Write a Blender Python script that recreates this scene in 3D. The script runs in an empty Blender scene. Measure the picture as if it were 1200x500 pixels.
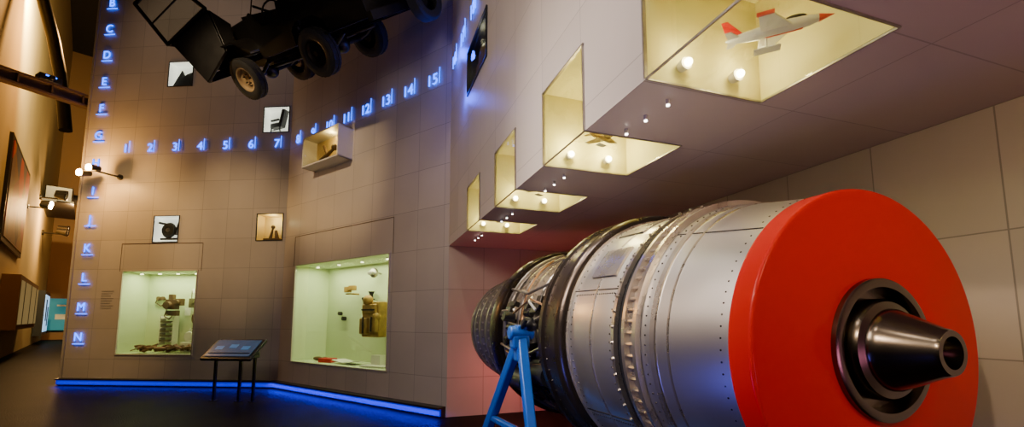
import bpy, math, random
from mathutils import Vector, Matrix, Euler
random.seed(7)
PI=math.pi
scene=bpy.context.scene
# ------------------------------------------------------------------ materials
def mat(name,col,rough=0.5,metal=0.0,emit=None,estr=0.0,bump=0.0,bscale=20.0,var=0.0,vscale=4.0,coat=0.0,spec=None,stretch=None):
    m=bpy.data.materials.new(name); m.use_nodes=True
    nt=m.node_tree; b=nt.nodes['Principled BSDF']
    b.inputs['Base Color'].default_value=(*col,1)
    b.inputs['Roughness'].default_value=rough
    b.inputs['Metallic'].default_value=metal
    if coat: b.inputs['Coat Weight'].default_value=coat; b.inputs['Coat Roughness'].default_value=0.08
    if spec is not None: b.inputs['Specular IOR Level'].default_value=spec
    if emit is not None:
        b.inputs['Emission Color'].default_value=(*emit,1); b.inputs['Emission Strength'].default_value=estr
    tc=nt.nodes.new('ShaderNodeTexCoord'); src=tc.outputs['Object']
    if stretch:
        mp=nt.nodes.new('ShaderNodeMapping'); mp.inputs['Scale'].default_value=stretch; nt.links.new(src,mp.inputs['Vector']); src=mp.outputs[0]
    if var>0:
        n=nt.nodes.new('ShaderNodeTexNoise'); n.inputs['Scale'].default_value=vscale; n.inputs['Detail'].default_value=6
        nt.links.new(src,n.inputs['Vector'])
        mx=nt.nodes.new('ShaderNodeMixRGB'); mx.blend_type='MIX'
        mx.inputs[1].default_value=(*[c*(1-var) for c in col],1)
        mx.inputs[2].default_value=(*[min(1,c*(1+var)) for c in col],1)
        nt.links.new(n.outputs['Fac'],mx.inputs[0]); nt.links.new(mx.outputs[0],b.inputs['Base Color'])
        mr=nt.nodes.new('ShaderNodeMapRange'); mr.inputs[3].default_value=rough*0.8; mr.inputs[4].default_value=min(1,rough*1.2)
        nt.links.new(n.outputs['Fac'],mr.inputs[0]); nt.links.new(mr.outputs[0],b.inputs['Roughness'])
    if bump>0:
        n2=nt.nodes.new('ShaderNodeTexNoise'); n2.inputs['Scale'].default_value=bscale; n2.inputs['Detail'].default_value=2
        nt.links.new(src,n2.inputs['Vector'])
        bp=nt.nodes.new('ShaderNodeBump'); bp.inputs['Strength'].default_value=bump; bp.inputs['Distance'].default_value=0.02
        nt.links.new(n2.outputs['Fac'],bp.inputs['Height']); nt.links.new(bp.outputs[0],b.inputs['Normal'])
    return m

def panel_mat(name,col,ax=('X','Z'),bw=0.67,rh=0.74,off=(0,0),rough=0.45,joint=0.35,mort=0.007,stag=0.0):
    m=bpy.data.materials.new(name); m.use_nodes=True
    nt=m.node_tree; b=nt.nodes['Principled BSDF']; L=nt.links
    tc=nt.nodes.new('ShaderNodeTexCoord'); sp=nt.nodes.new('ShaderNodeSeparateXYZ'); L.new(tc.outputs['Object'],sp.inputs[0])
    cb=nt.nodes.new('ShaderNodeCombineXYZ')
    for i,a in enumerate(ax):
        ad=nt.nodes.new('ShaderNodeMath'); ad.operation='ADD'; ad.inputs[1].default_value=off[i]
        L.new(sp.outputs[a],ad.inputs[0]); L.new(ad.outputs[0],cb.inputs[i])
    br=nt.nodes.new('ShaderNodeTexBrick'); br.offset=stag; br.squash=1
    L.new(cb.outputs[0],br.inputs['Vector'])
    br.inputs['Scale'].default_value=1; br.inputs['Brick Width'].default_value=bw; br.inputs['Row Height'].default_value=rh
    br.inputs['Mortar Size'].default_value=mort; br.inputs['Mortar Smooth'].default_value=0.1
    br.inputs['Color1'].default_value=(*col,1); br.inputs['Color2'].default_value=(*[c*0.88 for c in col],1)
    br.inputs['Mortar'].default_value=(*[c*joint for c in col],1)
    n=nt.nodes.new('ShaderNodeTexNoise'); n.inputs['Scale'].default_value=1.3; n.inputs['Detail'].default_value=5
    L.new(tc.outputs['Object'],n.inputs['Vector'])
    mr=nt.nodes.new('ShaderNodeMapRange'); mr.inputs[3].default_value=0.84; mr.inputs[4].default_value=1.08; L.new(n.outputs['Fac'],mr.inputs[0])
    mx=nt.nodes.new('ShaderNodeMixRGB'); mx.blend_type='MULTIPLY'; mx.inputs[0].default_value=1
    L.new(br.outputs['Color'],mx.inputs[1]); L.new(mr.outputs[0],mx.inputs[2]); L.new(mx.outputs[0],b.inputs['Base Color'])
    bp=nt.nodes.new('ShaderNodeBump'); bp.invert=True; bp.inputs['Strength'].default_value=0.25; bp.inputs['Distance'].default_value=0.006
    L.new(br.outputs['Fac'],bp.inputs['Height']); L.new(bp.outputs[0],b.inputs['Normal'])
    b.inputs['Roughness'].default_value=rough
    return m

def glass_mat():
    m=bpy.data.materials.new('case_glass'); m.use_nodes=True; nt=m.node_tree
    for n in list(nt.nodes):
        if n.type!='OUTPUT_MATERIAL': nt.nodes.remove(n)
    out=[n for n in nt.nodes if n.type=='OUTPUT_MATERIAL'][0]
    t=nt.nodes.new('ShaderNodeBsdfTransparent'); t.inputs[0].default_value=(.94,.97,.92,1)
    g=nt.nodes.new('ShaderNodeBsdfGlossy'); g.inputs['Roughness'].default_value=0.02
    mx=nt.nodes.new('ShaderNodeMixShader'); mx.inputs[0].default_value=0.12
    nt.links.new(t.outputs[0],mx.inputs[1]); nt.links.new(g.outputs[0],mx.inputs[2]); nt.links.new(mx.outputs[0],out.inputs[0])
    return m
WALLC=(.58,.51,.43)
M_wall=panel_mat('wall_panels',WALLC,off=(0,.11),joint=.55,mort=.005)
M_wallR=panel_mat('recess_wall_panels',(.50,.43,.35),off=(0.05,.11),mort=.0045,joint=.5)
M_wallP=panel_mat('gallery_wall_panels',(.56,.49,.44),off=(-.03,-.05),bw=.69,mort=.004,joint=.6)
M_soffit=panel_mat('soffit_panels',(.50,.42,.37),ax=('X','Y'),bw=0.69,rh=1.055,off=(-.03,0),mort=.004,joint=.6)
M_glass=glass_mat()
M_white=mat('painted_white',(.72,.68,.60),.5,var=.04)
M_cream=mat('case_interior_cream',(.76,.69,.30),.6,var=.05)
M_green=mat('case_interior_green',(.62,.70,.44),.6,var=.05)
M_gold=mat('case_interior_gold',(.75,.55,.22),.6,var=.08)
M_black=mat('black_satin',(.010,.010,.011),.4,var=.3,vscale=8)
M_rubber=mat('tyre_rubber',(.012,.012,.012),.75,bump=.3,bscale=60)
M_dark=mat('dark_metal',(.05,.045,.04),.35,.9,var=.4,vscale=6)
M_brownmetal=mat('heat_stained_collar',(.06,.045,.035),.28,.85,var=.5,vscale=5,bump=.05,bscale=12)
M_silver=mat('brushed_aluminium',(.95,.92,.88),.30,.98,var=.06,vscale=2,bump=.02,bscale=3.0)
M_silver2=mat('riveted_steel',(.74,.68,.61),.28,.97,var=.22,vscale=7,bump=.04,bscale=20)
M_steel=mat('dull_casing_grey',(.36,.33,.30),.38,.9,var=.4,vscale=14,bump=.1,bscale=25)
M_red=mat('red_paint',(.50,.002,.0004),.50,0,var=.04,vscale=1.5,coat=.18,spec=.15)
M_cone=mat('polished_dark_steel',(.17,.145,.11),.22,1.0,var=.25,vscale=7)
M_blue=mat('blue_stand_paint',(.006,.11,.50),.35,var=.15,vscale=6,coat=.3)
M_copper=mat('copper_pipe',(.45,.26,.14),.35,1.0,var=.2)
M_neon=mat('blue_neon',(.0,.03,.7),.4,emit=(.002,.10,1.0),estr=6.5)
M_strip=mat('blue_led_strip',(.0,.0,.10),.4,emit=(.0,.0,1.0),estr=.30)
M_lamp=mat('lamp_glow',(1,.8,.5),.4,emit=(1,.70,.35),estr=60)
M_bulb=mat('bulb_glow',(1,.9,.7),.4,emit=(1,.80,.45),estr=45)
M_led=mat('led_glow',(1,1,1),.4,emit=(1,.92,.82),estr=14)
M_cer=mat('ceiling_black',(.02,.018,.016),.9,var=.2)
M_canvas=mat('olive_canvas',(.14,.12,.05),.85,var=.3,bump=.3,bscale=50)
M_leather=mat('brown_leather',(.13,.07,.03),.6,var=.45,bump=.3,bscale=30)
M_golden=mat('golden_webbing',(.36,.20,.04),.6,var=.55,vscale=9,bump=.4,bscale=30)
M_rust=mat('rusty_wreckage',(.16,.07,.03),.75,var=.7,vscale=12,bump=.5,bscale=20)
M_paper=mat('paper',(.85,.83,.75),.8,var=.04,vscale=10)
M_redp=mat('red_cloth',(.6,.03,.02),.6,var=.15)
M_ochre=mat('ochre_plastic',(.55,.36,.03),.5,var=.15)
M_whitelit=mat('lightbox_white',(.9,.9,.85),.6,emit=(1,.97,.88),estr=1.0)
# ------------------------------------------------------------------ mesh builder
class MB:
    def __init__(s): s.v=[]; s.f=[]
    def add(s,vs,fs):
        o=len(s.v); s.v+= [tuple(v) for v in vs]; s.f+=[tuple(i+o for i in f) for f in fs]; return s
    def box(s,c,d,R=None):
        vs=[]
        for x in(-.5,.5):
            for y in(-.5,.5):
                for z in(-.5,.5):
                    p=Vector((x*d[0],y*d[1],z*d[2]))
                    if R is not None: p=R@p
                    vs.append(p+Vector(c))
        return s.add(vs,[(0,1,3,2),(4,6,7,5),(0,4,5,1),(2,3,7,6),(0,2,6,4),(1,5,7,3)])
    def cyl(s,p0,p1,r0,r1=None,n=16,cap=True):
        if r1 is None:r1=r0
        p0=Vector(p0);p1=Vector(p1);d=(p1-p0).normalized()
        a=d.orthogonal().normalized(); b=d.cross(a)
        vs=[];
        for k,(p,r) in enumerate(((p0,r0),(p1,r1))):
            for i in range(n):
                t=2*PI*i/n; vs.append(p+a*r*math.cos(t)+b*r*math.sin(t))
        fs=[(i,(i+1)%n,n+(i+1)%n,n+i) for i in range(n)]
        if cap: fs+=[tuple(range(n-1,-1,-1)),tuple(range(n,2*n))]
        return s.add(vs,fs)
    def path(s,pts,r,n=10):
        for i in range(len(pts)-1): s.cyl(pts[i],pts[i+1],r,r,n)
        for p in pts[1:-1]: s.sph(p,r*1.0,8,6)
        return s
    def lathe(s,prof,n=96,a0=0,a1=2*PI,M=None):
        full=abs(a1-a0-2*PI)<1e-6; m=n if full else n+1
        vs=[]
        for (x,r) in prof:
            for i in range(m):
                t=a0+(a1-a0)*i/n
                p=Vector((x,r*math.cos(t),r*math.sin(t)))
                if M is not None:p=M@p
                vs.append(p)
        fs=[]
        for k in range(len(prof)-1):
            for i in range(n):
                j=(i+1)%m
                fs.append((k*m+i,k*m+j,(k+1)*m+j,(k+1)*m+i))
        return s.add(vs,fs)
    def sph(s,c,r,n=16,m=10,sc=(1,1,1)):
        vs=[];c=Vector(c)
        for j in range(m+1):
            ph=PI*j/m
            for i in range(n):
                t=2*PI*i/n
                vs.append(c+Vector((r*sc[0]*math.sin(ph)*math.cos(t),r*sc[1]*math.sin(ph)*math.sin(t),r*sc[2]*math.cos(ph))))
        fs=[(j*n+i,j*n+(i+1)%n,(j+1)*n+(i+1)%n,(j+1)*n+i) for j in range(m) for i in range(n)]
        return s.add(vs,fs)
    def prism(s,poly,y0,y1):
        n=len(poly)
        vs=[(p[0],y0,p[1]) for p in poly]+[(p[0],y1,p[1]) for p in poly]
        fs=[tuple(range(n)),tuple(range(2*n-1,n-1,-1))]+[(i,n+i,n+(i+1)%n,(i+1)%n) for i in range(n)]
        return s.add(vs,fs)
    def prismz(s,poly,z0,z1):
        n=len(poly)
        vs=[(p[0],p[1],z0) for p in poly]+[(p[0],p[1],z1) for p in poly]
        fs=[tuple(range(n)),tuple(range(2*n-1,n-1,-1))]+[(i,n+i,n+(i+1)%n,(i+1)%n) for i in range(n)]
        return s.add(vs,fs)
    def slab(s,pts,t):
        pts=[Vector(p) for p in pts]; n=(pts[1]-pts[0]).cross(pts[2]-pts[0]).normalized()*t/2; k=len(pts)
        vs=[p-n for p in pts]+[p+n for p in pts]
        fs=[tuple(range(k)),tuple(range(2*k-1,k-1,-1))]+[(i,k+i,k+(i+1)%k,(i+1)%k) for i in range(k)]
        return s.add(vs,fs)
    def build(s,name,m,parent=None,M=None,bevel=0,smooth=True):
        me=bpy.data.meshes.new(name); me.from_pydata(s.v,[],s.f); me.update()
        import bmesh
        bm=bmesh.new(); bm.from_mesh(me); bmesh.ops.recalc_face_normals(bm,faces=bm.faces); bm.to_mesh(me); bm.free()
        if smooth:
            for p in me.polygons:p.use_smooth=True
            me.set_sharp_from_angle(angle=math.radians(35))
        ob=bpy.data.objects.new(name,me); scene.collection.objects.link(ob)
        me.materials.append(m)
        if parent: ob.parent=parent
        if M is not None: ob.matrix_local=M
        if bevel>0:
            bv=ob.modifiers.new('bevel','BEVEL'); bv.width=bevel; bv.segments=2; bv.limit_method='ANGLE'
        return ob
def group(name,M=Matrix()):
    e=bpy.data.objects.new(name,None); e.empty_display_size=.2; scene.collection.objects.link(e); e.matrix_world=M; return e
def frame(origin,d):
    ang=math.atan2(d[1],d[0]); return Matrix.Translation(Vector(origin))@Matrix.Rotation(ang,4,'Z')
def light(kind,name,loc,power,col,parent=None,size=.1,target=None,spot=60,blend=.6,sy=None):
    l=bpy.data.lights.new(name,kind); l.energy=power; l.color=col
    if kind=='AREA':
        l.size=size
        if sy: l.shape='RECTANGLE'; l.size_y=sy
    else: l.shadow_soft_size=size
    if kind=='SPOT': l.spot_size=math.radians(spot); l.spot_blend=blend
    o=bpy.data.objects.new(name,l); scene.collection.objects.link(o)
    if parent:o.parent=parent
    o.location=loc
    if target is not None:
        o.rotation_euler=(Vector(target)-Vector(loc)).to_track_quat('-Z','Y').to_euler()
    return o
# ------------------------------------------------------------------ layout
A=Vector((-11.09,11.09,0)); B=Vector((-5.546,10.64,0)); C=Vector((-1.08,7.467,0))
dAB=(B-A).normalized(); dBC=(C-B).normalized(); dP=Vector((.3197,-.9475,0)).normalized()
LAB=(B-A).length; LBC=(C-B).length; LP=11.0; SOF=2.85; TOP=24.0; DEP=2.11
F_AB=frame(A,dAB); F_BC=frame(B,dBC); F_P=frame(C,dP)
def wall(name,F,L,z0,z1,holes,m,y=0,x0=0):
    xs=sorted(set([x0,L]+[h[0] for h in holes]+[h[1] for h in holes])); zs=sorted(set([z0,z1]+[h[2] for h in holes]+[h[3] for h in holes]))
    b=MB()
    for i in range(len(xs)-1):
        for j in range(len(zs)-1):
            cx=(xs[i]+xs[i+1])/2; cz=(zs[j]+zs[j+1])/2
            if any(h[0]<cx<h[1] and h[2]<cz<h[3] for h in holes): continue
            b.add([(xs[i],y,zs[j]),(xs[i+1],y,zs[j]),(xs[i+1],y,zs[j+1]),(xs[i],y,zs[j+1])],[(0,1,2,3)])
    return b.build(name,m,M=F,smooth=False)
W1=(1.37,3.34,.76,2.79)
n1=(2.09,2.75,3.53,4.18)
n2=(4.82,5.48,3.53,4.18)
n3=(2.14,2.80,7.63,8.28)
n4=(4.83,5.49,6.29,6.94)
wall('wall_left',F_AB,LAB,0,TOP,[W1,n1,n2,n3,n4],M_wall)
W2=(.58,3.93,.65,2.85)
PC=(1.25,2.62,4.98,5.68)
wall('wall_centre',F_BC,LBC,0,TOP,[W2,PC],M_wall)
cs=[1.41,2.80,4.20,5.575,6.96,8.34]; CL=.70; CD=.78; CT=3.46
nP=(1.36,2.40,4.88,5.52)
wall('wall_upper_right',F_P,LP,SOF,TOP,[(c,c+CL,SOF,CT) for c in cs]+[nP],M_wallP)
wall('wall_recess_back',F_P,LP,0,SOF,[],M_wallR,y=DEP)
b=MB(); b.add([(0,0,0),(DEP,0,0),(DEP,0,SOF),(0,0,SOF)],[(0,1,2,3)])
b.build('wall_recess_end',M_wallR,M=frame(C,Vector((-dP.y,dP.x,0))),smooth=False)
b=MB(); xs=sorted([0,LP]+cs+[c+CL for c in cs]); ys=[0,CD,DEP]
for i in range(len(xs)-1):
    for j in range(2):
        cx=(xs[i]+xs[i+1])/2
        if j==0 and any(c<cx<c+CL for c in cs): continue
        b.add([(xs[i],ys[j],SOF),(xs[i+1],ys[j],SOF),(xs[i+1],ys[j+1],SOF),(xs[i],ys[j+1],SOF)],[(0,1,2,3)])
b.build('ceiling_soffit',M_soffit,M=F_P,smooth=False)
MB().box((-.03,.3,TOP/2),(.06,.66,TOP)).build('wall_left_return',M_wall,M=F_AB,smooth=False)
# hall beyond
dL=Vector((-.6925,.7214,0)).normalized(); L0=Vector((-20.96,18.3,0))
F_L=frame(L0,dL)
M_hall=mat('hall_plaster_tan',(.62,.50,.24),.8,var=.12,vscale=.6)
M_brown=mat('hall_plaster_brown',(.26,.13,.05),.8,var=.15,vscale=.6)
MB().box((7,.1,12),(34,.2,24)).build('wall_hall_left',M_hall,M=F_L,smooth=False)
E0=L0+dL*23; dE=Vector((.7214,.6925,0)).normalized(); F_E=frame(E0,dE)
MB().box((15,.15,12),(32,.2,24)).build('wall_hall_end',M_brown,M=F_E,smooth=False)
def floor_mat():
    m=bpy.data.materials.new('dark_floor'); m.use_nodes=True; nt=m.node_tree; b=nt.nodes['Principled BSDF']; L=nt.links
    tc=nt.nodes.new('ShaderNodeTexCoord'); n=nt.nodes.new('ShaderNodeTexNoise'); n.inputs['Scale'].default_value=.9; n.inputs['Detail'].default_value=8
    L.new(tc.outputs['Object'],n.inputs['Vector'])
    r=nt.nodes.new('ShaderNodeValToRGB'); r.color_ramp.elements[0].position=.35; r.color_ramp.elements[0].color=(.004,.003,.002,1); r.color_ramp.elements[1].position=.7; r.color_ramp.elements[1].color=(.016,.010,.006,1)
    L.new(n.outputs['Fac'],r.inputs[0]); L.new(r.outputs[0],b.inputs['Base Color'])
    n2=nt.nodes.new('ShaderNodeTexNoise'); n2.inputs['Scale'].default_value=45; L.new(tc.outputs['Object'],n2.inputs['Vector'])
    bp=nt.nodes.new('ShaderNodeBump'); bp.inputs['Strength'].default_value=.5; bp.inputs['Distance'].default_value=.02
    L.new(n2.outputs['Fac'],bp.inputs['Height']); L.new(bp.outputs[0],b.inputs['Normal'])
    b.inputs['Roughness'].default_value=.45; b.inputs['Specular IOR Level'].default_value=.06; b.inputs['IOR'].default_value=1.25
    return m
M_floor=floor_mat()
b=MB(); b.add([(-60,-6,0),(20,-6,0),(20,60,0),(-60,60,0)],[(0,1,2,3)]); b.build('floor',M_floor,smooth=False)
b=MB(); b.add([(-60,-6,24),(20,-6,24),(20,60,24),(-60,60,24)],[(0,1,2,3)]); b.build('ceiling',M_cer,smooth=False)
def base(name,F,L):
    g=group(name,F)
    MB().box((L/2,-.09,.155),(L,.18,.03)).build('ledge',M_black,g)
    MB().box((L/2,-.12,.085),(L,.03,.11)).build('led_strip',M_strip,g)
    MB().box((L/2,-.05,.07),(L,.1,.14)).build('plinth',M_black,g)
base('baseboard_left',F_AB,LAB+.05); base('baseboard_centre',F_BC,LBC-.02)
for i,(F,L,y) in enumerate(((F_AB,LAB,-.2),(F_BC,LBC,-.2))):
    o=light('AREA','led_strip_light',F@Vector((L/2,y,.12)),(40,110)[i],(.0,.002,1),size=L,sy=.05)
    o.rotation_euler=(0,0,math.atan2((dAB,dBC)[i].y,(dAB,dBC)[i].x))
# ------------------------------------------------------------------ niches
def niche(name,F,h,depth,mi,glass=True,trim=M_black,tw=.018,lit=None,lp=10,lc=(1,.9,.6)):
    x0,x1,z0,z1=h; g=group(name,F)
    b=MB(); d=depth
    b.add([(x0,0,z0),(x1,0,z0),(x1,0,z1),(x0,0,z1),(x0,d,z0),(x1,d,z0),(x1,d,z1),(x0,d,z1)],[(4,5,6,7),(0,1,5,4),(3,7,6,2),(0,4,7,3),(1,2,6,5)])
    b.build('interior',mi,g,smooth=False)
    t=MB(); cx=(x0+x1)/2; cz=(z0+z1)/2
    t.box((cx,-.006,z0-tw/2),(x1-x0+2*tw,.03,tw)).box((cx,-.006,z1+tw/2),(x1-x0+2*tw,.03,tw)).box((x0-tw/2,-.006,cz),(tw,.03,z1-z0)).box((x1+tw/2,-.006,cz),(tw,.03,z1-z0))
    t.build('frame',trim,g,smooth=False)
    if glass:
        q=MB(); q.box((cx,0.012,cz),(x1-x0,.006,z1-z0)); q.build('glass_pane',M_glass,g,smooth=False)
    if lit=='top':
        o=light('AREA','case_light',(cx,depth*.45,z1-.03),lp,lc,g,size=(x1-x0)*.85,sy=depth*.5)
        k=MB()
        for i in range(4): 
            xx=x0+(x1-x0)*(i+.5)/4; k.cyl((xx,depth*.35,z1-.005),(xx,depth*.35,z1-.06),.03,.035,12)
        k.build('downlights',M_white,g)
    elif lit=='pt':
        light('POINT','case_light',(cx,depth*.3,z1-.12),lp,lc,g,size=.04)
    return g
niche('display_case',F_AB,W1,.75,M_green,trim=M_wall,tw=.03,lit='top',lp=42,lc=(.97,1,.58))
niche('display_case',F_BC,W2,.85,M_green,trim=M_wall,tw=.03,lit='top',lp=66,lc=(.97,1,.60))
niche('lit_niche',F_AB,n1,.22,M_whitelit,tw=.015); niche('lit_niche',F_AB,n2,.3,M_gold,tw=.015,lit='pt',lp=7,lc=(1,.85,.5))
niche('lit_niche',F_AB,n3,.22,M_whitelit,tw=.015); niche('lit_niche',F_AB,n4,.22,M_whitelit,tw=.015)
niche('lit_niche',F_P,nP,.25,M_black,tw=.02,lit='pt',lp=1.2)
light('POINT','neon_glow_light',F_P@Vector((.75,-.12,5.9)),18,(.01,.06,1),size=.1)
light('POINT','neon_glow_light',F_P@Vector((1.25,-.12,4.9)),12,(.01,.05,1),size=.1)
for (F,h,nm) in ((F_AB,W1,'trim_left'),(F_BC,W2,'trim_centre')):
    x0,x1,z0,z1=h; t=MB(); m_=.10; 
    t.box(((x0+x1)/2,-.003,z1+.70),(x1-x0+2*m_,.008,.012)).box((x0-m_,-.003,z1+.35),(.008,.008,.70)).box((x1+m_,-.003,z1+.35),(.008,.008,.70)).build(nm,M_leather,M=F,smooth=False)
def at(F,x,y,z): return F@Matrix.Translation((x,y,z))
g=group('aircraft_wheel_assembly',at(F_AB,2.40,.11,3.84)@Matrix.Rotation(PI/2,4,'Z'))
MB().lathe([(-.04,.06),(-.05,.10),(-.04,.17),(0,.2),(.04,.17),(.05,.1),(.04,.06)],40).build('tyre',M_rubber,g)
MB().lathe([(-.05,0.001),(-.05,.05),(0,.07),(.05,.05),(.05,0.001)],30).build('hub',M_steel,g)
MB().cyl((0,-.18,-.12),(0,-.28,.22),.035).cyl((0,.05,.15),(0,.28,.2),.03).cyl((0,-.25,-.22),(0,.2,-.22),.03).build('strut',M_dark,g)
g=group('carved_bracket',at(F_AB,5.15,.16,3.55))
MB().box((0,0,.02),(.4,.2,.04)).cyl((-.08,0,.04),(-.02,0,.32),.04,.02).cyl((.1,0,.04),(.06,0,.25),.05,.03).sph((-.02,0,.34),.05).build('body',M_leather,g)
g=group('tail_fin_fragment',at(F_AB,2.47,.1,7.65))
MB().prism([(-.28,0),(.30,0),(.30,.40),(.10,.33)],-.03,.05).prism([(-.3,.0),(-.12,.0),(.02,.32),(-.05,.45)],-.02,.02).build('skin',M_black,g)
g=group('aircraft_seat',at(F_AB,5.16,.11,6.31)@Matrix.Rotation(-.3,4,'Z'))
MB().box((-.04,0,.19),(.36,.14,.12)).box((.15,.0,.36),(.10,.14,.44),Matrix.Rotation(.25,3,'Y')).box((-.05,-.08,.31),(.28,.03,.05)).cyl((-.18,-.06,.14),(-.2,-.06,0),.016).cyl((.1,-.06,.14),(.12,-.06,0),.016).box((-.04,-.06,.06),(.3,.02,.02)).build('seat',M_black,g,bevel=.02)
g=group('instrument_dial',at(F_P,1.85,.12,5.2)@Matrix.Rotation(PI/2,4,'Z'))
MB().lathe([(-.06,0.001),(-.06,.13),(-.03,.17),(.06,.17),(.06,.001)],36).box((0,.25,-.12),(.08,.2,.3)).build('casing',M_leather,g)
g=group('projecting_display_case',F_BC)
x0,x1,z0,z1=PC; y0=-.36
b=MB(); t=.03
b.box(((x0+x1)/2,y0/2,z0+t/2),(x1-x0,-y0,t)).box(((x0+x1)/2,y0/2,z1-t/2),(x1-x0,-y0,t)).box((x0+t/2,y0/2,(z0+z1)/2),(t,-y0,z1-z0)).box((x1-t/2,y0/2,(z0+z1)/2),(t,-y0,z1-z0)).build('shell',M_white,g,smooth=False)
MB().box(((x0+x1)/2,-.02,(z0+z1)/2),(x1-x0-.06,.02,z1-z0-.06)).build('back_panel',M_gold,g)
MB().box(((x0+x1)/2,y0+.005,(z0+z1)/2),(x1-x0-.06,.006,z1-z0-.06)).build('glass_pane',M_glass,g)
light('POINT','case_light',(x0+.9,y0*.6,z1-.1),9,(1,.70,.26),g,size=.03)
g=group('hand_tool_relic',at(F_BC,1.9,-.17,5.01))
MB().box((0,0,.02),(.7,.2,.04)).cyl((-.2,0,.1),(.3,0,.28),.05,.03).cyl((.05,0,.16),(-.1,0,.42),.03).sph((.3,0,.3),.07).build('relic',M_leather,g)
# ------------------------------------------------------------------ case contents
def dist(name,F,x,y,z): return group(name,at(F,x,y,z))
zf=.762
g=dist('wreckage_pile',F_AB,2.35,.36,zf)
b=MB()
for i in range(75):
    R=Euler((random.uniform(-.5,.5),random.uniform(-.5,.5),random.uniform(0,3))).to_matrix()
    b.box((random.uniform(-.75,.75),random.uniform(-.22,.14),.07+random.uniform(0,.11)),(random.uniform(.1,.3),random.uniform(.04,.10),random.uniform(.02,.06)),R)
b.build('fragments',M_rust,g,bevel=.008)
g=dist('field_camera',F_AB,2.30,.50,1.98)
b=MB().box((0,0,0),(.26,.16,.26)).box((.20,0,.06),(.16,.14,.18)).cyl((-.02,-.06,-.02),(-.02,-.18,-.02),.09,.095,20).cyl((.20,-.06,.06),(.20,-.14,.06),.06,.06,20).box((-.02,0,.19),(.12,.1,.14)).cyl((0,.06,0),(0,.24,0),.02)
b.path([(-.14,0,-.1),(-.18,-.02,-.3),(-.05,-.02,-.38),(.1,0,-.2)],.014,8).box((.03,0,-.22),(.28,.12,.14)); b.build('body',M_leather,g,bevel=.012)
g=dist('shelf_stand',F_AB,2.15,.62,.93)
b=MB()
for k in range(6): b.box((0,0,.1+.12*k),(.36,.18,.04))
b.box((-.18,.0,.38),(.02,.18,.76)).box((.18,0,.38),(.02,.18,.76)).build('rack',M_paper,g)
g=dist('folded_charts',F_AB,2.15,.56,1.06)
b=MB()
for k in range(5): b.box((.02*(k%2),-.02,.12*k),(.26,.12,.045))
b.build('charts',M_canvas,g)
g=dist('leather_pouch',F_AB,2.98,.55,1.62)
MB().sph((0,0,0),.16,20,12,(1,.6,1.1)).box((.03,-.08,.04),(.2,.06,.12)).cyl((0,.05,0),(0,.19,0),.02).build('pouch',M_leather,g)
g=dist('field_radio',F_AB,2.78,.6,2.02)
MB().box((0,0,0),(.17,.1,.24)).cyl((.03,-.05,.03),(.03,-.08,.03),.05).cyl((-.05,0,.1),(-.05,0,.32),.01).cyl((0,.04,0),(0,.14,0),.02).build('radio',M_canvas,g,bevel=.01)
g=dist('water_canteen',F_AB,2.85,.5,zf+.40)
MB().cyl((0,-.05,0),(0,.05,0),.13,.13,28).cyl((0,0,.12),(0,0,.2),.03).box((0,0,-.26),(.34,.2,.24)).build('canteen',M_paper,g,bevel=.01)
g=dist('flying_goggles',F_AB,1.78,.72,2.15)
MB().cyl((-.06,0,0),(-.06,-.05,0),.05,.05,20).cyl((.06,0,0),(.06,-.05,0),.05,.05,20).path([(-.11,0,0),(-.16,0,-.12),(0,0,-.2),(.16,0,-.12),(.11,0,0)],.012).build('goggles',M_leather,g)
g=dist('information_label',F_AB,2.75,.737,1.9)
MB().box((0,0,.45),(.24,.006,.12)).box((-.22,0,-.1),(.16,.006,.2)).build('card',M_paper,g)
zf=.652
g=dist('survival_pack',F_BC,2.88,.50,1.60)
b=MB().box((0,0,0),(.56,.22,.74)).box((-.15,-.14,-.14),(.24,.09,.34)).box((.16,-.14,-.12),(.22,.09,.30)).box((0,-.13,.22),(.44,.07,.2)).sph((-.05,-.14,.40),.11).sph((.2,-.1,.05),.1).cyl((0,.1,.1),(0,.345,.1),.025)
b.build('pack',M_golden,g,bevel=.04)
b=MB().box((-.12,-.2,-.12),(.03,.02,.34)).box((.15,-.2,-.1),(.03,.02,.3)).box((0,-.175,.2),(.42,.02,.03)); b.path([(-.2,-.1,.3),(-.22,-.16,.45),(-.05,-.12,.5),(0,-.1,.32)],.015)
b.build('straps',M_black,g)
g=dist('hanging_box_kit',F_BC,1.75,.6,2.28)
MB().box((0,0,0),(.16,.1,.13)).box((.18,0,.03),(.15,.12,.11)).box((.08,0,-.1),(.28,.03,.03)).cyl((.1,.02,-.1),(.1,.24,-.1),.02).build('kit',M_golden,g,bevel=.01)
g=dist('signal_torch',F_BC,2.42,.75,2.05)
MB().cyl((0,0,-.12),(0,0,.1),.04,.04,18).cyl((0,0,.1),(0,0,.17),.04,.07,18).cyl((0,.0,0),(0,.09,0),.015).build('torch',M_black,g)
g=dist('wall_compass',F_BC,1.35,.8,1.62)
MB().cyl((0,.04,0),(0,-.04,0),.05,.05,24).cyl((-.16,.04,.12),(-.16,-.04,.12),.045,.045,24).build('dial',M_dark,g)
g=dist('yellow_flag_panel',F_BC,3.62,.83,2.45)
MB().box((0,0,-.05),(.12,.02,.60)).build('panel',M_ochre,g)
g=dist('flight_helmet',F_BC,2.6,.66,2.62)
MB().sph((0,0,0),.11,20,12,(1,.8,1)).box((0,-.08,-.02),(.15,.06,.06)).cyl((0,.1,0),(0,.18,0),.02).build('helmet',M_steel,g)
g=dist('open_logbook',F_BC,2.25,.35,zf)
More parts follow.
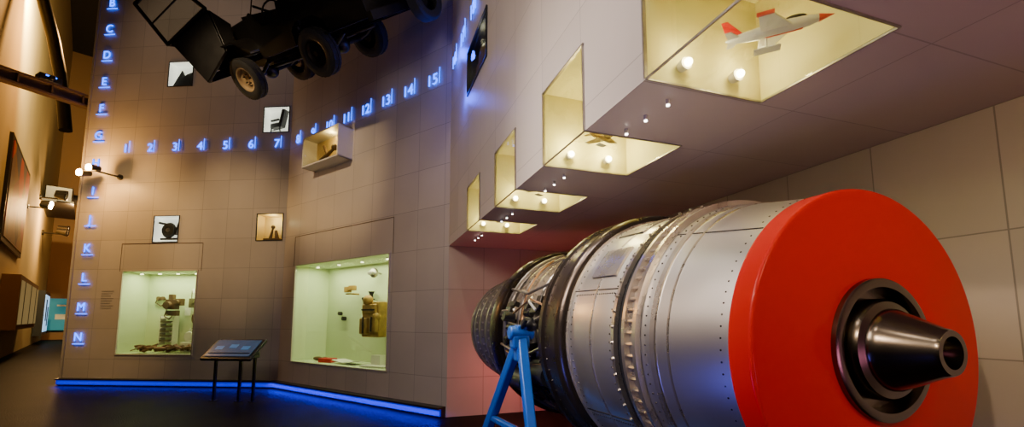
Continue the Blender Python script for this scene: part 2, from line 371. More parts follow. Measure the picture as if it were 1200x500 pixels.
MB().box((-.19,0,.05),(.38,.32,.02),Matrix.Rotation(.12,3,'Y')).box((.19,0,.05),(.38,.32,.02),Matrix.Rotation(-.12,3,'Y')).build('pages',M_paper,g)
g=dist('survival_booklet',F_BC,3.25,.32,zf)
MB().box((0,0,.02),(.6,.36,.03),Matrix.Rotation(.2,3,'Z')).box((-.1,.1,.12),(.28,.15,.2)).build('booklet',M_paper,g,bevel=.005)
g=dist('red_first_aid_tin',F_BC,1.55,.3,zf)
MB().box((0,0,.045),(.34,.22,.09),Matrix.Rotation(.3,3,'Z')).build('tin',M_redp,g,bevel=.01)
g=dist('leather_gloves',F_BC,1.0,.4,zf)
MB().sph((0,0,.05),.1,16,8,(1.6,.8,.45)).sph((.2,.05,.05),.08,16,8,(1.3,.8,.5)).build('gloves',M_leather,g)
g=dist('information_label',F_BC,2.1,.838,1.5)
MB().box((0,0,0),(.26,.006,.4)).build('card',M_paper,g)
g=group('wall_text_panel',F_AB); b=MB()
M_txt=mat('grey_text_ink',(.3,.26,.22),.6)
for k in range(8): b.box((1.0-.02*(k%3),-.004,2.30-.06*k),(.34-.04*(k%3),.003,.014))
b.build('printed_lines',M_txt,g,smooth=False)
# ------------------------------------------------------------------ overhead cases
def overhead(i,c):
    g=group('overhead_display_case',F_P)
    x0,x1=c,c+CL; z0,z1=SOF,CT; d=CD
    b=MB(); b.add([(x0,0,z0),(x1,0,z0),(x1,0,z1),(x0,0,z1),(x0,d,z0),(x1,d,z0),(x1,d,z1),(x0,d,z1)],[(4,5,6,7),(3,7,6,2),(0,4,7,3),(1,2,6,5)])
    b.build('interior',M_cream,g,smooth=False)
    cx=(x0+x1)/2
    MB().box((cx,.006,(z0+z1)/2),(CL,.008,z1-z0)).build('glass_front',M_glass,g,smooth=False)
    MB().box((cx,d/2,z0+.006),(CL,d,.008)).build('glass_bottom',M_glass,g,smooth=False)
    t=.010
    MB().box((cx,-.004,z1),(CL+.02,.02,t)).box((x0,-.004,(z0+z1)/2),(t,.02,z1-z0)).box((x1,-.004,(z0+z1)/2),(t,.02,z1-z0)).box((cx,0,z0),(CL,t,t)).box((x0,d/2,z0-.002),(t,d,t)).box((x1,d/2,z0-.002),(t,d,t)).box((cx,d,z0-.002),(CL,t,t)).build('edge_trim',M_steel,g,smooth=False)
    k=MB(); kk=MB()
    for yy in (.22,.57):
        k.cyl((x0+.002,yy,z0+.10),(x0+.05,yy,z0+.10),.028,.034,16); kk.sph((x0+.062,yy,z0+.10),.022,12,8)
    k.build('lamp_holders',M_white,g); kk.build('bulbs',M_bulb,g)
    for yy in (.22,.57):
        light('POINT','case_bulb_light',(x0+.13,yy,z0+.16),(4.2,4.6,9,3.8,3.8,3.8)[i],(1,.80,.38),g,size=.03)
for i,c in enumerate(cs): overhead(i,c)
g=group('soffit_led_cluster',F_P); k=MB(); kk=MB()
for c in cs:
    for j in range(3):
        xx=c-.57+.21*j
        k.cyl((xx,.25,SOF-.001),(xx,.25,SOF-.03),.012,.012,10); kk.cyl((xx,.25,SOF-.03),(xx,.25,SOF-.038),.010,.010,10)
k.build('holders',M_white,g); kk.build('leds',M_led,g)
def model_plane(name,M,m1,m2,s=1):
    g=group(name,M@Matrix.Scale(s,4))
    MB().lathe([(-.30,.006),(-.26,.025),(-.1,.04),(.1,.042),(.2,.034),(.28,.015),(.33,.002)],24).build('fuselage',m1,g)
    MB().prismz([(.12,0),(-.02,.26),(-.10,.27),(-.08,0),(-.10,-.27),(-.02,-.26)],-.012,0).prismz([(-.2,0),(-.26,.12),(-.30,.12),(-.28,0),(-.30,-.12),(-.26,-.12)],.0,.008).build('wings',m1,g)
    MB().prism([(-.18,.02),(-.28,.14),(-.32,.14),(-.29,.02)],-.005,.005).lathe([(.25,.0265),(.29,.0145),(.335,.001)],16).box((-.06,.265,-.004),(.1,.02,.02)).box((-.06,-.265,-.004),(.1,.02,.02)).box((.05,0,-.038),(.22,.012,.012)).build('red_trim',m2,g)
    MB().sph((.12,0,.035),.035,16,8,(2,.7,.8)).build('canopy',M_black,g)
    MB().cyl((-.05,0,-.03),(-.05,0,-.12),.006).box((-.05,0,-.125),(.16,.09,.008)).build('display_stand',M_paper,g)
    return g
M_wm=mat('model_white',(.85,.85,.85),.3); M_rm=mat('model_red',(.75,.03,.01),.3); M_gm=mat('model_gold',(.55,.40,.15),.35,.4)
model_plane('model_aircraft',F_P@Matrix.Translation((cs[3]+.34,.50,SOF+.16))@Matrix.Rotation(.75,4,'Z')@Matrix.Rotation(.1,4,'X'),M_wm,M_rm,.72)
model_plane('model_aircraft',F_P@Matrix.Translation((cs[2]+.34,.35,SOF+.14))@Matrix.Rotation(1.9,4,'Z'),M_gm,M_wm,.5)
model_plane('model_aircraft',F_P@Matrix.Translation((cs[1]+.36,.40,SOF+.14))@Matrix.Rotation(2.0,4,'Z'),M_gm,M_wm,.6)
model_plane('model_aircraft',F_P@Matrix.Translation((cs[0]+.36,.40,SOF+.14))@Matrix.Rotation(1.4,4,'Z'),M_wm,M_gm,.6)
# ------------------------------------------------------------------ neon letters and numbers
def text(s,parent,x,y,z,size,m):
    c=bpy.data.curves.new('glyph_'+s,'FONT'); c.body=s; c.size=size; c.extrude=.006; c.align_x='CENTER'; c.materials.append(m)
    o=bpy.data.objects.new('glyph_'+s,c); scene.collection.objects.link(o); o.parent=parent; o.location=(x,y,z); o.rotation_euler=(PI/2,0,0); return o
g=group('neon_letter_column',F_AB)
b=MB()
for i,ch in enumerate('BCDEFGHIJKLMN'):
    z=10.03-.741*i
    text(ch,g,.34,-.03,z-.07,.30,M_neon); b.box((.36,-.03,z-.14),(.30,.012,.014))
b.build('underlines',M_neon,g,smooth=False)
ZN=5.98
def numrow(F,x0,dx,n0,n):
    g=group('neon_number_row',F); b=MB()
    for i in range(n):
        x=x0+dx*i; wd=.11 if n0+i<10 else .19
        text(str(n0+i),g,x,-.03,ZN-.10,.30,M_neon); b.box((x+wd,-.03,ZN+.04),(.008,.010,.30))
    b.build('bars',M_neon,g,smooth=False)
numrow(F_AB,1.13,.682,1,7); numrow(F_BC,.40,.66,8,8); numrow(F_P,.38,.66,16,5)
# ------------------------------------------------------------------ lectern
g=group('information_lectern',frame((-5.50,8.85,0),Vector((.95,-.12,0))))
b=MB()
for x in(-.42,.12,.42):
    b.box((x,0.05,.45),(.045,.045,.9)); b.box((x,0.05,.006),(.10,.12,.012))
b.build('legs',M_dark,g)
R=Matrix.Rotation(math.radians(38),3,'X')
MB().box((0,0,1.0),(1.06,.58,.06),R).box((0,-.0,.9),(.9,.3,.12)).build('desk_top',M_black,g,bevel=.01)
M_lecface=mat('lectern_graphic',(.04,.07,.11),.25,var=.5,vscale=9,emit=(.05,.12,.25),estr=.3)
MB().box((0,-.022,1.037),(.94,.46,.006),R).build('graphic_panel',M_lecface,g)
M_lb=mat('lectern_blue_print',(.08,.25,.5),.3,emit=(.05,.2,.5),estr=.3)
b=MB()
for i in range(3): b.box((-.3+.28*i,-.025+.04*(i%2),1.042+.03*(i%2)),(.16,.1,.004),R)
b.build('printed_blocks',M_lb,g)
# ------------------------------------------------------------------ wall spotlight fixture
def twin_spot(name,F,x,z,s=1,on=True,reach=.5):
    g=group(name,at(F,x,0,z)@Matrix.Scale(s,4))
    b=MB().cyl((0,0,0),(0,-.04,0),.07,.07,16).path([(0,-.03,0),(-.12,-reach,.0),(-.55,-reach,.03)],.022)
    for dx,dz in((-.32,.10),(-.56,-.02)):
        b.cyl((dx,-reach,dz),(dx+.06,-reach+.2,dz+.03),.10,.06,18); b.cyl((dx,-reach,dz-.05),(dx,-reach,dz+.05),.02)
    b.build('bracket_and_housings',M_dark,g)
    if on:
        k=MB()
        for dx,dz in((-.32,.10),(-.56,-.02)): k.sph((dx-.005,-reach-.02,dz),.085,16,10,(1,.5,1))
        k.build('lenses',M_lamp,g)
        light('POINT','lamp_light',(-.45,-reach-.16,.05),200,(1,.50,.12),g,size=.08)
    return g
twin_spot('twin_spotlight',F_AB,1.05,5.22)
twin_spot('twin_spotlight',F_L,3.4,7.0,1.6,True,.5)
twin_spot('twin_spotlight',F_L,9.0,8.6,2.2,False,.5)
twin_spot('twin_spotlight',F_L,13,7.1,2.4,False,.5)
def paint_mat():
    m=bpy.data.materials.new('abstract_painting'); m.use_nodes=True; nt=m.node_tree; b=nt.nodes['Principled BSDF']
    tc=nt.nodes.new('ShaderNodeTexCoord'); v=nt.nodes.new('ShaderNodeTexVoronoi'); v.inputs['Scale'].default_value=.9
    nt.links.new(tc.outputs['Object'],v.inputs['Vector'])
    sp=nt.nodes.new('ShaderNodeSeparateXYZ'); nt.links.new(v.outputs['Color'],sp.inputs[0])
    r=nt.nodes.new('ShaderNodeValToRGB'); r.color_ramp.elements[0].color=(.05,.02,.02,1); r.color_ramp.elements[1].color=(.5,.06,.02,1)
    e=r.color_ramp.elements.new(.5); e.color=(.30,.14,.03,1); e=r.color_ramp.elements.new(.75); e.color=(.04,.07,.12,1)
    nt.links.new(sp.outputs[0],r.inputs[0]); nt.links.new(r.outputs[0],b.inputs['Base Color']); return m
g=group('framed_painting',F_L)
MB().box((-1.2,-.05,6.3),(6.5,.1,3.9)).build('frame',M_black,g)
MB().box((-1.2,-.11,6.3),(6.0,.03,3.5)).build('canvas',paint_mat(),g)
g=group('hall_display_cabinet',F_L)
MB().box((1.5,-.3,2.25),(8.5,.5,2.1)).build('frame',M_brown,g)
MB().box((1.5,-.57,2.25),(8.0,.02,1.7)).build('lit_window',mat('lit_display_window',(.25,.22,.12),.4,var=.9,vscale=1.3,emit=(.30,.22,.08),estr=.5),g)
MB().box((-1.2,-.585,2.25),(.1,.02,1.7)).box((1.5,-.585,2.25),(.1,.02,1.7)).box((4.2,-.585,2.25),(.1,.02,1.7)).build('mullions',M_black,g)
g=group('illuminated_screen',F_L)
MB().box((16,-.25,2.0),(5,.4,2.9)).build('housing',M_black,g)
MB().box((15.8,-.47,2.0),(4,.02,2.4)).build('screen',mat('blue_white_screen',(.5,.7,.9),.4,emit=(.30,.60,1.0),estr=1.2),g)
MB().box((15,-.49,2.2),(.8,.02,1.4)).box((16.6,-.49,1.8),(.7,.02,1.3)).build('screen_figures',M_black,g)
g=group('turquoise_display_panel',F_E)
MB().box((1.2,-.15,2.0),(2.2,.3,2.5)).build('panel',mat('turquoise_panel',(.01,.22,.30),.5,var=.3,vscale=1,emit=(.01,.25,.34),estr=.35),g)
MB().box((1.3,-.32,2.7),(1.2,.02,.12)).box((1.0,-.32,1.8),(.7,.02,.4)).build('captions',M_paper,g)
g=group('hall_projector_shelf',F_L)
MB().box((12.5,-.7,9.2),(4.5,1.2,.9)).cyl((11.5,-1.3,9.2),(11.2,-1.8,9.1),.3,.35,20).build('projector_body',M_dark,g,bevel=.05)
MB().box((12.5,-.7,8.6),(6,1.4,.12)).build('shelf',M_dark,g)
g=group('steel_truss_beam')
p0=Vector((-11.2,11.35,7.33)); p1=Vector((-13.6,6.6,7.33)); d=(p1-p0)
b=MB()
Fb=frame(p0,d.normalized()); g.matrix_world=Fb; Ln=d.length
b.box((Ln/2,0,.14),(Ln,.22,.05)).box((Ln/2,0,-.14),(Ln,.22,.05)).box((Ln/2,0,0),(Ln,.03,.28))
for i in range(9): b.box((.3+i*Ln/9,0,0),(.03,.2,.28))
b.build('i_beam',mat('beam_brown_paint',(.10,.06,.035),.5,var=.2),g)
g=group('ceiling_projector',Fb@Matrix.Translation((.95,0,.166)))
MB().box((0,0,.08),(.42,.3,.16)).cyl((.0,.14,.08),(0,.24,.08),.06).build('casing',M_black,g,bevel=.015)
MB().box((.0,.155,.12),(.2,.01,.03)).build('status_light',M_neon,g)
g=group('curved_steel_rib'); b=MB()
pts=[Vector((-14.75,14,7.8)),Vector((-14.9,14,8.6)),Vector((-15.15,14,9.8)),Vector((-15.5,14,11)),Vector((-16.0,14,12.4)),Vector((-17.0,14,15)),Vector((-19.0,14,19.0)),Vector((-21.5,14,24))]
b.path(pts,.17,14); b.build('rib',M_black,g)
# ------------------------------------------------------------------ jet engine
K=Vector((1.563,1.907,1.475)); sx=-dP
F_G=frame((K.x,K.y,K.z),sx)
eng=group('jet_engine',F_G)
MB().lathe([(.115,.60),(.115,.690),(.112,.697),(.105,.70),(.100,.70),(.016,.70),(.012,.70),(.006,.698),(.002,.694),(.0,.688),(-.0005,.682),(-.012,.46),(-.014,.40),(-.016,.305),(-.012,.29)],160).build('red_cover_disc',M_red,eng)
MB().lathe([(-.012,.302),(-.034,.30),(-.042,.285),(-.040,.262),(-.012,.252),(.03,.248),(.035,.20)],96).build('hub_ring',M_cone,eng)
MB().lathe([(.04,.215),(-.03,.212),(-.050,.20),(-.06,.17),(-.075,.168),(-.09,.160),(-.235,.092),(-.245,.090),(-.255,.084),(-.255,.062),(-.18,.058),(-.13,.0005)],96).build('exhaust_cone',M_cone,eng)
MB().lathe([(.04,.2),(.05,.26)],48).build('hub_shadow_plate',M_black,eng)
MB().lathe([(.115,.67),(.115,.694),(.30,.722),(.60,.768),(.60,.775)],160).build('rear_cowl',M_silver,eng)
MB().lathe([(.60,.768),(.60,.803),(.628,.803),(.628,.772),(.69,.776),(.69,.809),(.716,.809),(.716,.785)],160).build('bolted_flange',M_silver2,eng)
MB().lathe([(.716,.780),(.785,.782)],160).build('seal_band',M_black,eng)
MB().lathe([(.785,.785),(.785,.812),(.81,.812),(.81,.79)],160).build('clamp_ring',M_silver2,eng)
MB().lathe([(.81,.79),(.815,.792),(1.32,.82),(1.32,.80)],160).build('mid_cowl',M_silver,eng)
def boltring(name,s,r,n,sz,L,m=M_silver2,axial=True):
    b=MB()
    for i in range(n):
        t=2*PI*i/n; c=(s,r*math.cos(t),r*math.sin(t))
        if axial: b.cyl((s-L,c[1],c[2]),(s+L,c[1],c[2]),sz,sz,6)
        else:
            b.cyl(c,(s,(r+L)*math.cos(t),(r+L)*math.sin(t)),sz,sz*.8,6)
    b.build(name,m,eng)
boltring('flange_bolts',.660,.790,84,.010,.055)
boltring('clamp_bolts',.798,.812,60,.009,.012,axial=False)
boltring('cowl_rivets_a',.15,.698,90,.005,.003,m=M_dark,axial=False)
boltring('cowl_rivets_b',.57,.763,100,.005,.004,m=M_dark,axial=False)
boltring('cowl_rivets_c',.85,.794,110,.0055,.004,m=M_dark,axial=False)
boltring('cowl_rivets_d',1.28,.817,110,.0055,.004,m=M_dark,axial=False)
MB().lathe([(.50,.750),(.505,.760),(.535,.765),(.54,.757)],160).lathe([(.42,.7395),(.424,.745),(.432,.746),(.436,.742)],160).lathe([(1.04,.8035),(1.045,.810),(1.055,.811),(1.06,.8045)],160).build('cowl_ribs',M_silver2,eng)
b=MB()
for t in (math.radians(20),math.radians(75),math.radians(130),math.radians(-35),math.radians(185)):
    for k in range(20):
        s=.86+.42*k/19; r=.796+.021*(k/19); b.cyl((s,r*math.cos(t),r*math.sin(t)),(s,(r+.004)*math.cos(t),(r+.004)*math.sin(t)),.005,.004,6)
b.build('seam_rivets',M_dark,eng)
b=MB()
for t in (math.radians(22),math.radians(77),math.radians(132),math.radians(-33)):
    b.cyl((.82,.794*math.cos(t),.794*math.sin(t)),(1.32,.820*math.cos(t),.820*math.sin(t)),.004,.004,6)
for t in (math.radians(48),math.radians(110)):
    b.cyl((.12,.696*math.cos(t),.696*math.sin(t)),(.6,.769*math.cos(t),.769*math.sin(t)),.003,.003,6)
b.build('seam_lines',M_dark,eng)
b=MB()
for a0,s0 in ((math.radians(28),.90),(math.radians(55),.98)):
    b.lathe([(s0,.795+.0035),(s0,.812),(s0+.26,.823),(s0+.26,.80)],10,a0,a0+math.radians(15))
b.build('access_panels',M_silver2,eng)
MB().lathe([(1.32,.80),(1.325,.85),(1.34,.872),(1.37,.884),(1.40,.886),(1.41,.870),(1.60,.872),(1.61,.890),(1.66,.892),(1.68,.872),(1.68,.83),(1.69,.70)],160).build('dark_collar',M_brownmetal,eng)
boltring('collar_rivets',1.58,.871,72,.007,.005,M_dark,axial=False)
MB().lathe([(1.315,.82),(1.315,.836),(1.325,.836)],160).build('collar_lip',M_silver2,eng)
MB().lathe([(1.66,.70),(1.68,.69),(1.95,.69),(1.95,.74),(1.99,.74),(1.99,.70),(2.3,.70),(2.3,.76),(2.34,.76),(2.34,.71),(2.6,.72),(2.6,.78),(2.64,.78),(2.64,.72),(2.9,.74),(2.9,.80)],128).build('combustor_casing',M_silver2,eng)
boltring('casing_bolts_a',1.97,.72,64,.012,.04); boltring('casing_bolts_b',2.32,.735,64,.012,.04); boltring('casing_bolts_c',2.62,.75,64,.012,.04)
MB().lathe([(2.88,.72),(2.88,.825),(2.91,.842),(3.10,.842),(3.13,.82),(3.13,.68)],128).build('dark_arch_ring',M_brownmetal,eng)
MB().lathe([(3.12,.72),(3.6,.71),(3.6,.75),(3.64,.75),(3.64,.70),(3.95,.685),(3.95,.73),(3.99,.73),(3.99,.68),(4.3,.66),(4.3,.70),(4.34,.70),(4.34,.66),(4.55,.65),(4.55,.68),(4.64,.68),(4.67,.66),(4.64,.60),(4.5,.56),(4.4,.2)],128).build('compressor_casing',M_steel,eng)
boltring('casing_bolts_d',3.62,.72,50,.012,.04); boltring('casing_bolts_e',3.97,.70,50,.012,.04); boltring('casing_bolts_f',4.32,.68,50,.012,.04)
b=MB()
for i in range(24):
    t=2*PI*i/24; r0,r1=.12,.55
    c,s_=math.cos(t),math.sin(t); c2,s2=math.cos(t+.12),math.sin(t+.12)
    b.add([(4.48,r0*c,r0*s_),(4.48,r1*c,r1*s_),(4.56,r1*c2,r1*s2),(4.56,r0*c2,r0*s2)],[(0,1,2,3)])
b.lathe([(4.40,.15),(4.6,.12),(4.75,.0005)],32)
b.build('inlet_vanes',M_steel,eng)
def P(s,r,deg): t=math.radians(deg); return Vector((s,r*math.cos(t),r*math.sin(t)))
def ringpipe(b,s,r,a0,a1,rad,n=20,ds=0): b.path([P(s+ds*i/n,r,a0+(a1-a0)*i/n) for i in range(n+1)],rad,8)
b=MB()
ringpipe(b,1.78,.73,-60,100,.016); ringpipe(b,1.86,.74,-80,60,.012); ringpipe(b,2.12,.74,-70,110,.02); ringpipe(b,2.48,.76,-60,90,.014,ds=.05); ringpipe(b,2.80,.78,-80,80,.022); ringpipe(b,3.42,.74,-60,60,.02)
for a in (-25,-10,8,30): b.path([P(1.70,.74,a),P(1.9,.78,a+3),P(2.3,.80,a-4),P(2.86,.80,a+2)],.013,8)
b.build('fuel_pipes',M_steel,eng)
b=MB(); ringpipe(b,1.73,.75,-70,70,.01); ringpipe(b,2.2,.78,-40,60,.01,ds=.3)
b.path([P(1.72,.77,-15),P(2.2,.85,-18),P(2.7,.81,-12)],.011,8); b.path([P(1.72,.8,15),P(2.05,.85,20),P(2.5,.82,12)],.009,8); b.build('oil_lines',M_copper,eng)
b=MB()
for i in range(30):
    a=random.uniform(-65,22); s=random.uniform(1.75,2.8); R=Matrix.Rotation(math.radians(a),3,'X')
    b.box(P(s,.76,a),(random.uniform(.06,.16),random.uniform(.06,.12),random.uniform(.05,.13)),R)
for i in range(14):
    a=random.uniform(-60,25); s=random.uniform(1.75,2.7); b.cyl(P(s,.76,a),P(s+random.uniform(.08,.2),.77,a),.04,.035,14)
b.build('accessory_boxes',M_dark,eng,bevel=.008)
b=MB()
b.cyl(P(1.78,.80,-22),P(2.15,.80,-22),.085,.085,24).cyl(P(2.3,.82,-30),P(2.75,.82,-30),.10,.09,24).sph(P(2.0,.84,5),.07).cyl(P(2.5,.80,10),P(2.5,.90,10),.045,.045)
b.path([P(1.9,.9,8),P(2.05,.93,-2),P(2.2,.9,-10),P(2.4,.86,-14)],.018,10)
b.build('accessory_gearbox',M_black,eng)
b=MB(); b.path([P(1.95,.82,14),P(2.03,.86,18),P(2.11,.82,22)],.012).path([P(2.6,.78,16),P(2.75,.84,14),P(2.86,.78,12)],.014); b.build('lifting_lugs',M_silver,eng)
# ------------------------------------------------------------------ stand
st=group('engine_stand',F_G)
zf=-K.z
b=MB()
def bar(p,q,w=.075): 
    p=Vector(p);q=Vector(q);d=q-p;R=d.to_track_quat('Z','Y').to_matrix(); b.box((p+q)/2,(w,w,d.length),R)
for sg in (1,-1):
    ap=(2.0,sg*.90,.0)
    bar(ap,(3.0,sg*1.10,zf)); bar(ap,(1.42,sg*.94,zf)); bar((2.0,sg*.84,-.05),(2.0,sg*.98,-.05),.10); bar((2.0,sg*.90,-.2),(2.0,sg*.90,.08),.10)
    bar((2.52,sg*1.0,-.72),(1.74,sg*.92,-.72),.05)
    bar((.4,sg*.94,zf+.05),(3.2,sg*.94,zf+.05),.09)
    bar((.75,sg*.62,-.60),(.75,sg*.94,zf),.08)
bar((3.0,-1.10,zf+.05),(3.0,1.10,zf+.05)); bar((1.42,-.94,zf+.05),(1.42,.94,zf+.05)); bar((.75,-.94,zf+.05),(.75,.94,zf+.05))
bar((.75,-.62,-.60),(.75,.62,-.86),.06); bar((.75,.62,-.60),(.75,-.62,-.86),.06)
b.cyl((2.0,.80,.02),(2.0,1.0,.02),.055,.055,20)
b.build('frame',M_blue,st,bevel=.012)
# ------------------------------------------------------------------ vehicle hung high
M_jeep=mat('vehicle_dark_paint',(.008,.007,.006),.34,var=.3,vscale=5)
M_hub=mat('wheel_hub_paint',(.36,.25,.12),.5,var=.3)
fw=Vector((-.862,.505,.07)).normalized(); lf=Vector((-.505,-.862,0)).normalized(); upv=fw.cross(lf).normalized(); lf=upv.cross(fw).normalized()
roll=math.radians(42)
R3=Matrix((fw,lf,upv)).transposed()@Matrix.Rotation(-roll,3,'X')
W2p=Vector((-3.10,6.70,5.88)); org=W2p-R3@Vector((0,.62,0))
F_J=Matrix.Translation(org)@R3.to_4x4(); Minv=F_J.inverted()
j=group('military_utility_vehicle',F_J)
def wheel(x,y,out):
    M=Matrix.Translation((x,y,0))@Matrix.Rotation(PI/2*out,4,'Z')
    MB().lathe([(-.085,.21),(-.10,.26),(-.10,.31),(-.08,.345),(0,.355),(.08,.345),(.10,.31),(.10,.26),(.085,.21)],48,M=M).build('tyre',M_rubber,j)
    b=MB()
    for i in range(30):
        t=2*PI*i/30
        for sgn in(-1,1):
            c=M@Vector((sgn*.05,.352*math.cos(t+sgn*.05),.352*math.sin(t+sgn*.05)))
            b.box(c,(.05,.08,.02),(M.to_3x3()@Matrix.Rotation(t-PI/2,3,'X')))
    b.build('tread_blocks',M_rubber,j)
    MB().lathe([(-.06,.0005),(-.06,.10),(.02,.12),(.03,.17),(.075,.19),(.085,.215),(.06,.22)],40,M=M).lathe([(.03,.0005),(.09,.04),(.09,.0005)],20,M=M).build('hub',M_hub if x>1 else M_dark,j)  # dark metal on the rear hubs stands in for their shade
    b=MB()
    for i in range(5):
        t=2*PI*i/5; b.cyl(M@Vector((.02,.08*math.cos(t),.08*math.sin(t))),M@Vector((.05,.08*math.cos(t),.08*math.sin(t))),.014)
    b.build('wheel_nuts',M_dark,j)
for x in(0,2.05):
    wheel(x,.62,1); wheel(x,-.62,-1)
b=MB()
for x in(0,2.05):
    b.cyl((x,-.55,0),(x,.55,0),.045).sph((x,.1,0),.14)
    for y in(-.38,.38): b.path([(x-.45,y,.14),(x-.2,y,.03),(x,y,-.01),(x+.2,y,.03),(x+.45,y,.14)],.03)
b.cyl((0,.1,0),(2.05,.1,.05),.03); b.path([(-.5,-.3,.1),(.6,-.35,.08),(1.2,-.3,.1),(1.9,-.2,.2)],.03)
b.cyl((.3,-.42,.08),(.75,-.42,.08),.08).box((1.1,.05,.15),(.5,.3,.22)).box((1.75,.0,.25),(.6,.4,.35))
for y in(-.33,.33): b.box((.75,y,.17),(4.1,.06,.1))
for x in(-1.2,-.55,.4,1.3,2.4,2.8): b.box((x,0,.17),(.06,.7,.08))
b.build('chassis',M_jeep,j)
b=MB()
side=[(-1.25,.22),(-.42,.22),(-.38,.40),(-.2,.5),(.2,.5),(.38,.40),(.42,.2),(1.35,.2),(1.35,.78),(1.15,.86),(1.0,.62),(.55,.60),(.42,.84),(-1.25,.84)]
b.prism(side,.60,.63).prism(side,-.63,-.60)
b.box((-1.25,0,.53),(.03,1.24,.62)).box((.06,0,.21),(2.6,1.22,.03)).box((1.35,0,.55),(.03,1.24,.6)).box((-1.36,0,.2),(.1,1.4,.12))
b.build('body_tub',M_jeep,j)
b=MB(); b.prism([(1.35,.3),(1.35,.86),(2.75,.80),(2.8,.35)],-.42,.42).build('bonnet',M_jeep,j,bevel=.03)
b=MB()
b.box((2.82,0,.5),(.04,1.1,.55)); b.box((2.98,0,.22),(.12,1.5,.14)).box((2.88,.33,.2),(.3,.05,.08)).box((2.88,-.33,.2),(.3,.05,.08))
fp=[(1.4,.36),(1.6,.52),(1.8,.60),(2.75,.60),(2.80,.56),(2.75,.57),(1.8,.57),(1.62,.48),(1.44,.33)]
b.prism(fp,.42,.76).prism(fp,-.76,-.42)
for sg in(1,-1): b.box((2.78,sg*.6,.45),(.03,.34,.3))
b.build('wings_and_bumper',M_jeep,j)
b=MB()
for i in range(9): b.box((2.85,-.24+.06*i,.5),(.02,.02,.4))
b.build('grille_bars',M_black,j)
b=MB(); 
for sg in(1,-1): b.cyl((2.82,sg*.38,.52),(2.9,sg*.38,.52),.10,.11,24)
b.build('headlamps',M_hub,j)
def J(*w): return Minv@Vector(w)
q=[J(-6.80,7.4,7.25),J(-6.14,7.4,6.47),J(-5.38,7.2,7.01),J(-6.19,7.2,7.66)]
b=MB()
def strut(p,q_,w=.06):
    b.cyl(p,q_,w/2,w/2,8)
for i in range(4): strut(q[i],q[(i+1)%4],.07)
strut((q[0]+q[1])/2,(q[2]+q[3])/2,.03)
strut(q[2],Vector((2.6,.4,.8)),.05); strut(q[1],Vector((2.8,.4,.6)),.05)
b.build('windscreen_frame',M_jeep,j)
c_=sum(q,Vector())/4
MB().slab([c_+(p-c_)*.96 for p in q],.008).build('windscreen_glass',M_glass,j)
b=MB()
b.slab([J(-6.08,7.42,6.50),J(-5.36,7.25,7.02),J(-5.05,7.35,6.30),J(-5.50,7.6,5.86)],.06)
b.slab([J(-5.36,7.25,7.02),J(-5.05,7.35,6.30),Vector((2.1,.45,.62)),Vector((2.0,.42,.86))],.04)
b.build('front_cab_panel',M_jeep,j,bevel=.01)
b=MB()
for y in(-.3,.3): b.box((.55,y,.42),(.45,.42,.12)).box((.3,y,.68),(.1,.42,.5))
b.box((-.25,0,.5),(.35,.8,.1))
b.build('seats',M_black,j,bevel=.03)
b=MB(); Ms=Matrix.Translation((1.0,.3,.78))@Matrix.Rotation(-.6,4,'Y')
pts=[Ms@Vector((0,.19*math.cos(2*PI*i/20),.19*math.sin(2*PI*i/20))) for i in range(21)]
b.path(pts,.014,8); b.cyl(Ms@Vector((0,0,0)),Ms@Vector((.4,0,-.05)),.02); b.build('steering_wheel',M_black,j)
Msp=Matrix.Translation((-1.62,-.34,.22))
MB().lathe([(-.085,.21),(-.10,.31),(-.08,.345),(.08,.345),(.10,.31),(.085,.21),(.02,.12),(.02,.0005)],40,M=Msp).cyl((-1.62,-.34,.22),(-1.3,-.34,.22),.05).build('spare_tyre',M_rubber,j)
b=MB()
for p in ((-.4,.35,.2),(-.4,-.35,.2),(2.3,.35,.2),(2.3,-.35,.2)):
    wp=F_J@Vector(p); b.cyl(p,Minv@Vector((wp.x,wp.y,24)),.012,.012,6)
b.build('suspension_cables',M_dark,j)
# ------------------------------------------------------------------ lighting
w=bpy.data.worlds.new('gallery_ambient'); scene.world=w; w.use_nodes=True
w.node_tree.nodes['Background'].inputs[0].default_value=(.85,.60,.48,1); w.node_tree.nodes['Background'].inputs[1].default_value=.028
def SP(loc,tgt,p,col,spot=55,size=.12,name='unseen_spotlight'): return light('SPOT',name,loc,p,col,size=size,target=tgt,spot=spot,blend=.95)  # unseen spots, added to light walls, engine and hall; not on the ceiling
SP((-8.5,4.0,11.5),(-9.9,11,3.2),3400,(1,.64,.26),27)
SP((-8.0,2.5,8.5),(-7.0,10.7,3.8),1900,(1,.68,.34),26)
SP((-7.0,2.0,7.5),(-3.9,9.4,4.7),1800,(1,.73,.43),28)
SP((-9.5,5,12.8),(-8.0,11,8),380,(1,.74,.58),50)
SP((-4.0,1.0,5.5),(-1.9,8.0,3.6),260,(1,.70,.46),34)
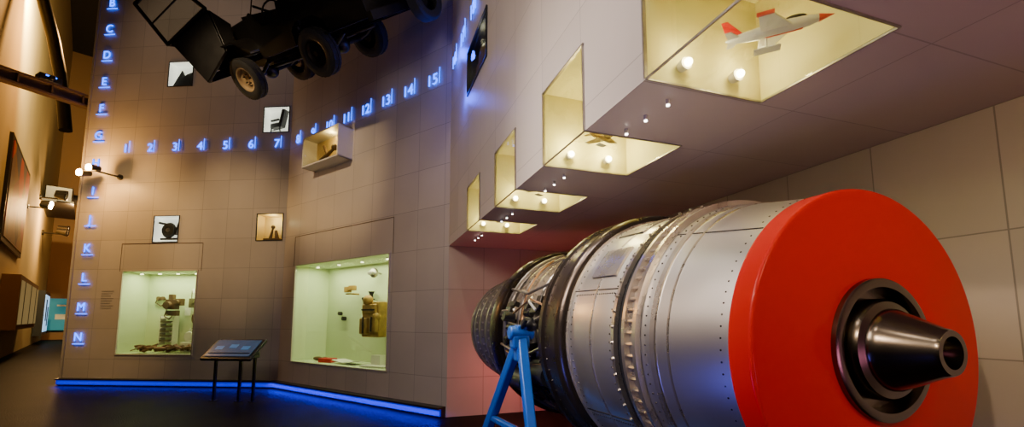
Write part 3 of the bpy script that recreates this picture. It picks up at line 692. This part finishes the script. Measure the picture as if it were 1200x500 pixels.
SP((-1.9,2.2,11.0),(-.1,5.2,5.6),560,(1,.78,.62),46)
SP((-2.5,-1,9),(.8,2.0,4.4),230,(1,.78,.62),40)
# engine lights: unseen spots added to brighten the red disc and metal
SP((-3.2,-2.6,5.5),(2.0,2.0,1.4),800,(1,.74,.54),24,.12)
SP((-3.0,3.0,7.5),(.7,3.4,1.9),2600,(1,.88,.76),24,.5)
SP((-.9,.5,7.5),(.9,3.1,2.1),1500,(1,.90,.84),22,.5)
SP((-3.5,.2,4.5),(.9,3.0,1.5),1100,(1,.86,.76),20,.35)
SP((-3.5,1.6,3.6),(.9,2.6,1.3),500,(1,.80,.66),22,.3)
light('AREA','engine_wash_light',(-2.6,1.2,4.6),150,(1,.84,.72),size=1.4,target=(.6,3.6,1.5))  # unseen area lamp, added for a soft highlight along the engine
light('AREA','blue_fill_light',(-1.6,1.4,.25),22,(.10,.12,1),size=.6,target=(.6,2.6,1.2))  # unseen lamp, added for blue reflections low on the engine
light('AREA','purple_accent_light',(3.0,-1.0,1.0),16,(.80,.25,.55),size=.8,target=(2.4,1.0,2.85))
light('POINT','recess_pink_light',(.3,6.9,.7),30,(1,.16,.15),size=.3)
light('AREA','recess_wall_wash',(1.6,.2,2.7),26,(1,.74,.42),size=.6,target=(3.2,1.8,1.4))
# hall: unseen lamps added to brighten its walls
SP((-17,15,14),(-24,22,10),16000,(1,.80,.36),110,.3)
light('POINT','hall_fill_light',(-27,27,8),1700,(1,.56,.20),size=.5)
light('POINT','hall_fill_light',(-16,16.5,12.5),1700,(1,.50,.15),size=.5)
light('POINT','hall_fill_light',(-18.5,14.5,12.5),1400,(1,.72,.30),size=.3)
# ------------------------------------------------------------------ camera
cd=bpy.data.cameras.new('camera'); cam=bpy.data.objects.new('camera',cd); scene.collection.objects.link(cam)
cd.sensor_width=36; cd.sensor_fit='HORIZONTAL'; cd.lens=517/1200*36; cd.shift_y=69/1200; cd.clip_start=.05; cd.clip_end=200
cam.location=(0,0,1.6); cam.rotation_euler=(math.radians(96.07),0,0)
scene.camera=cam
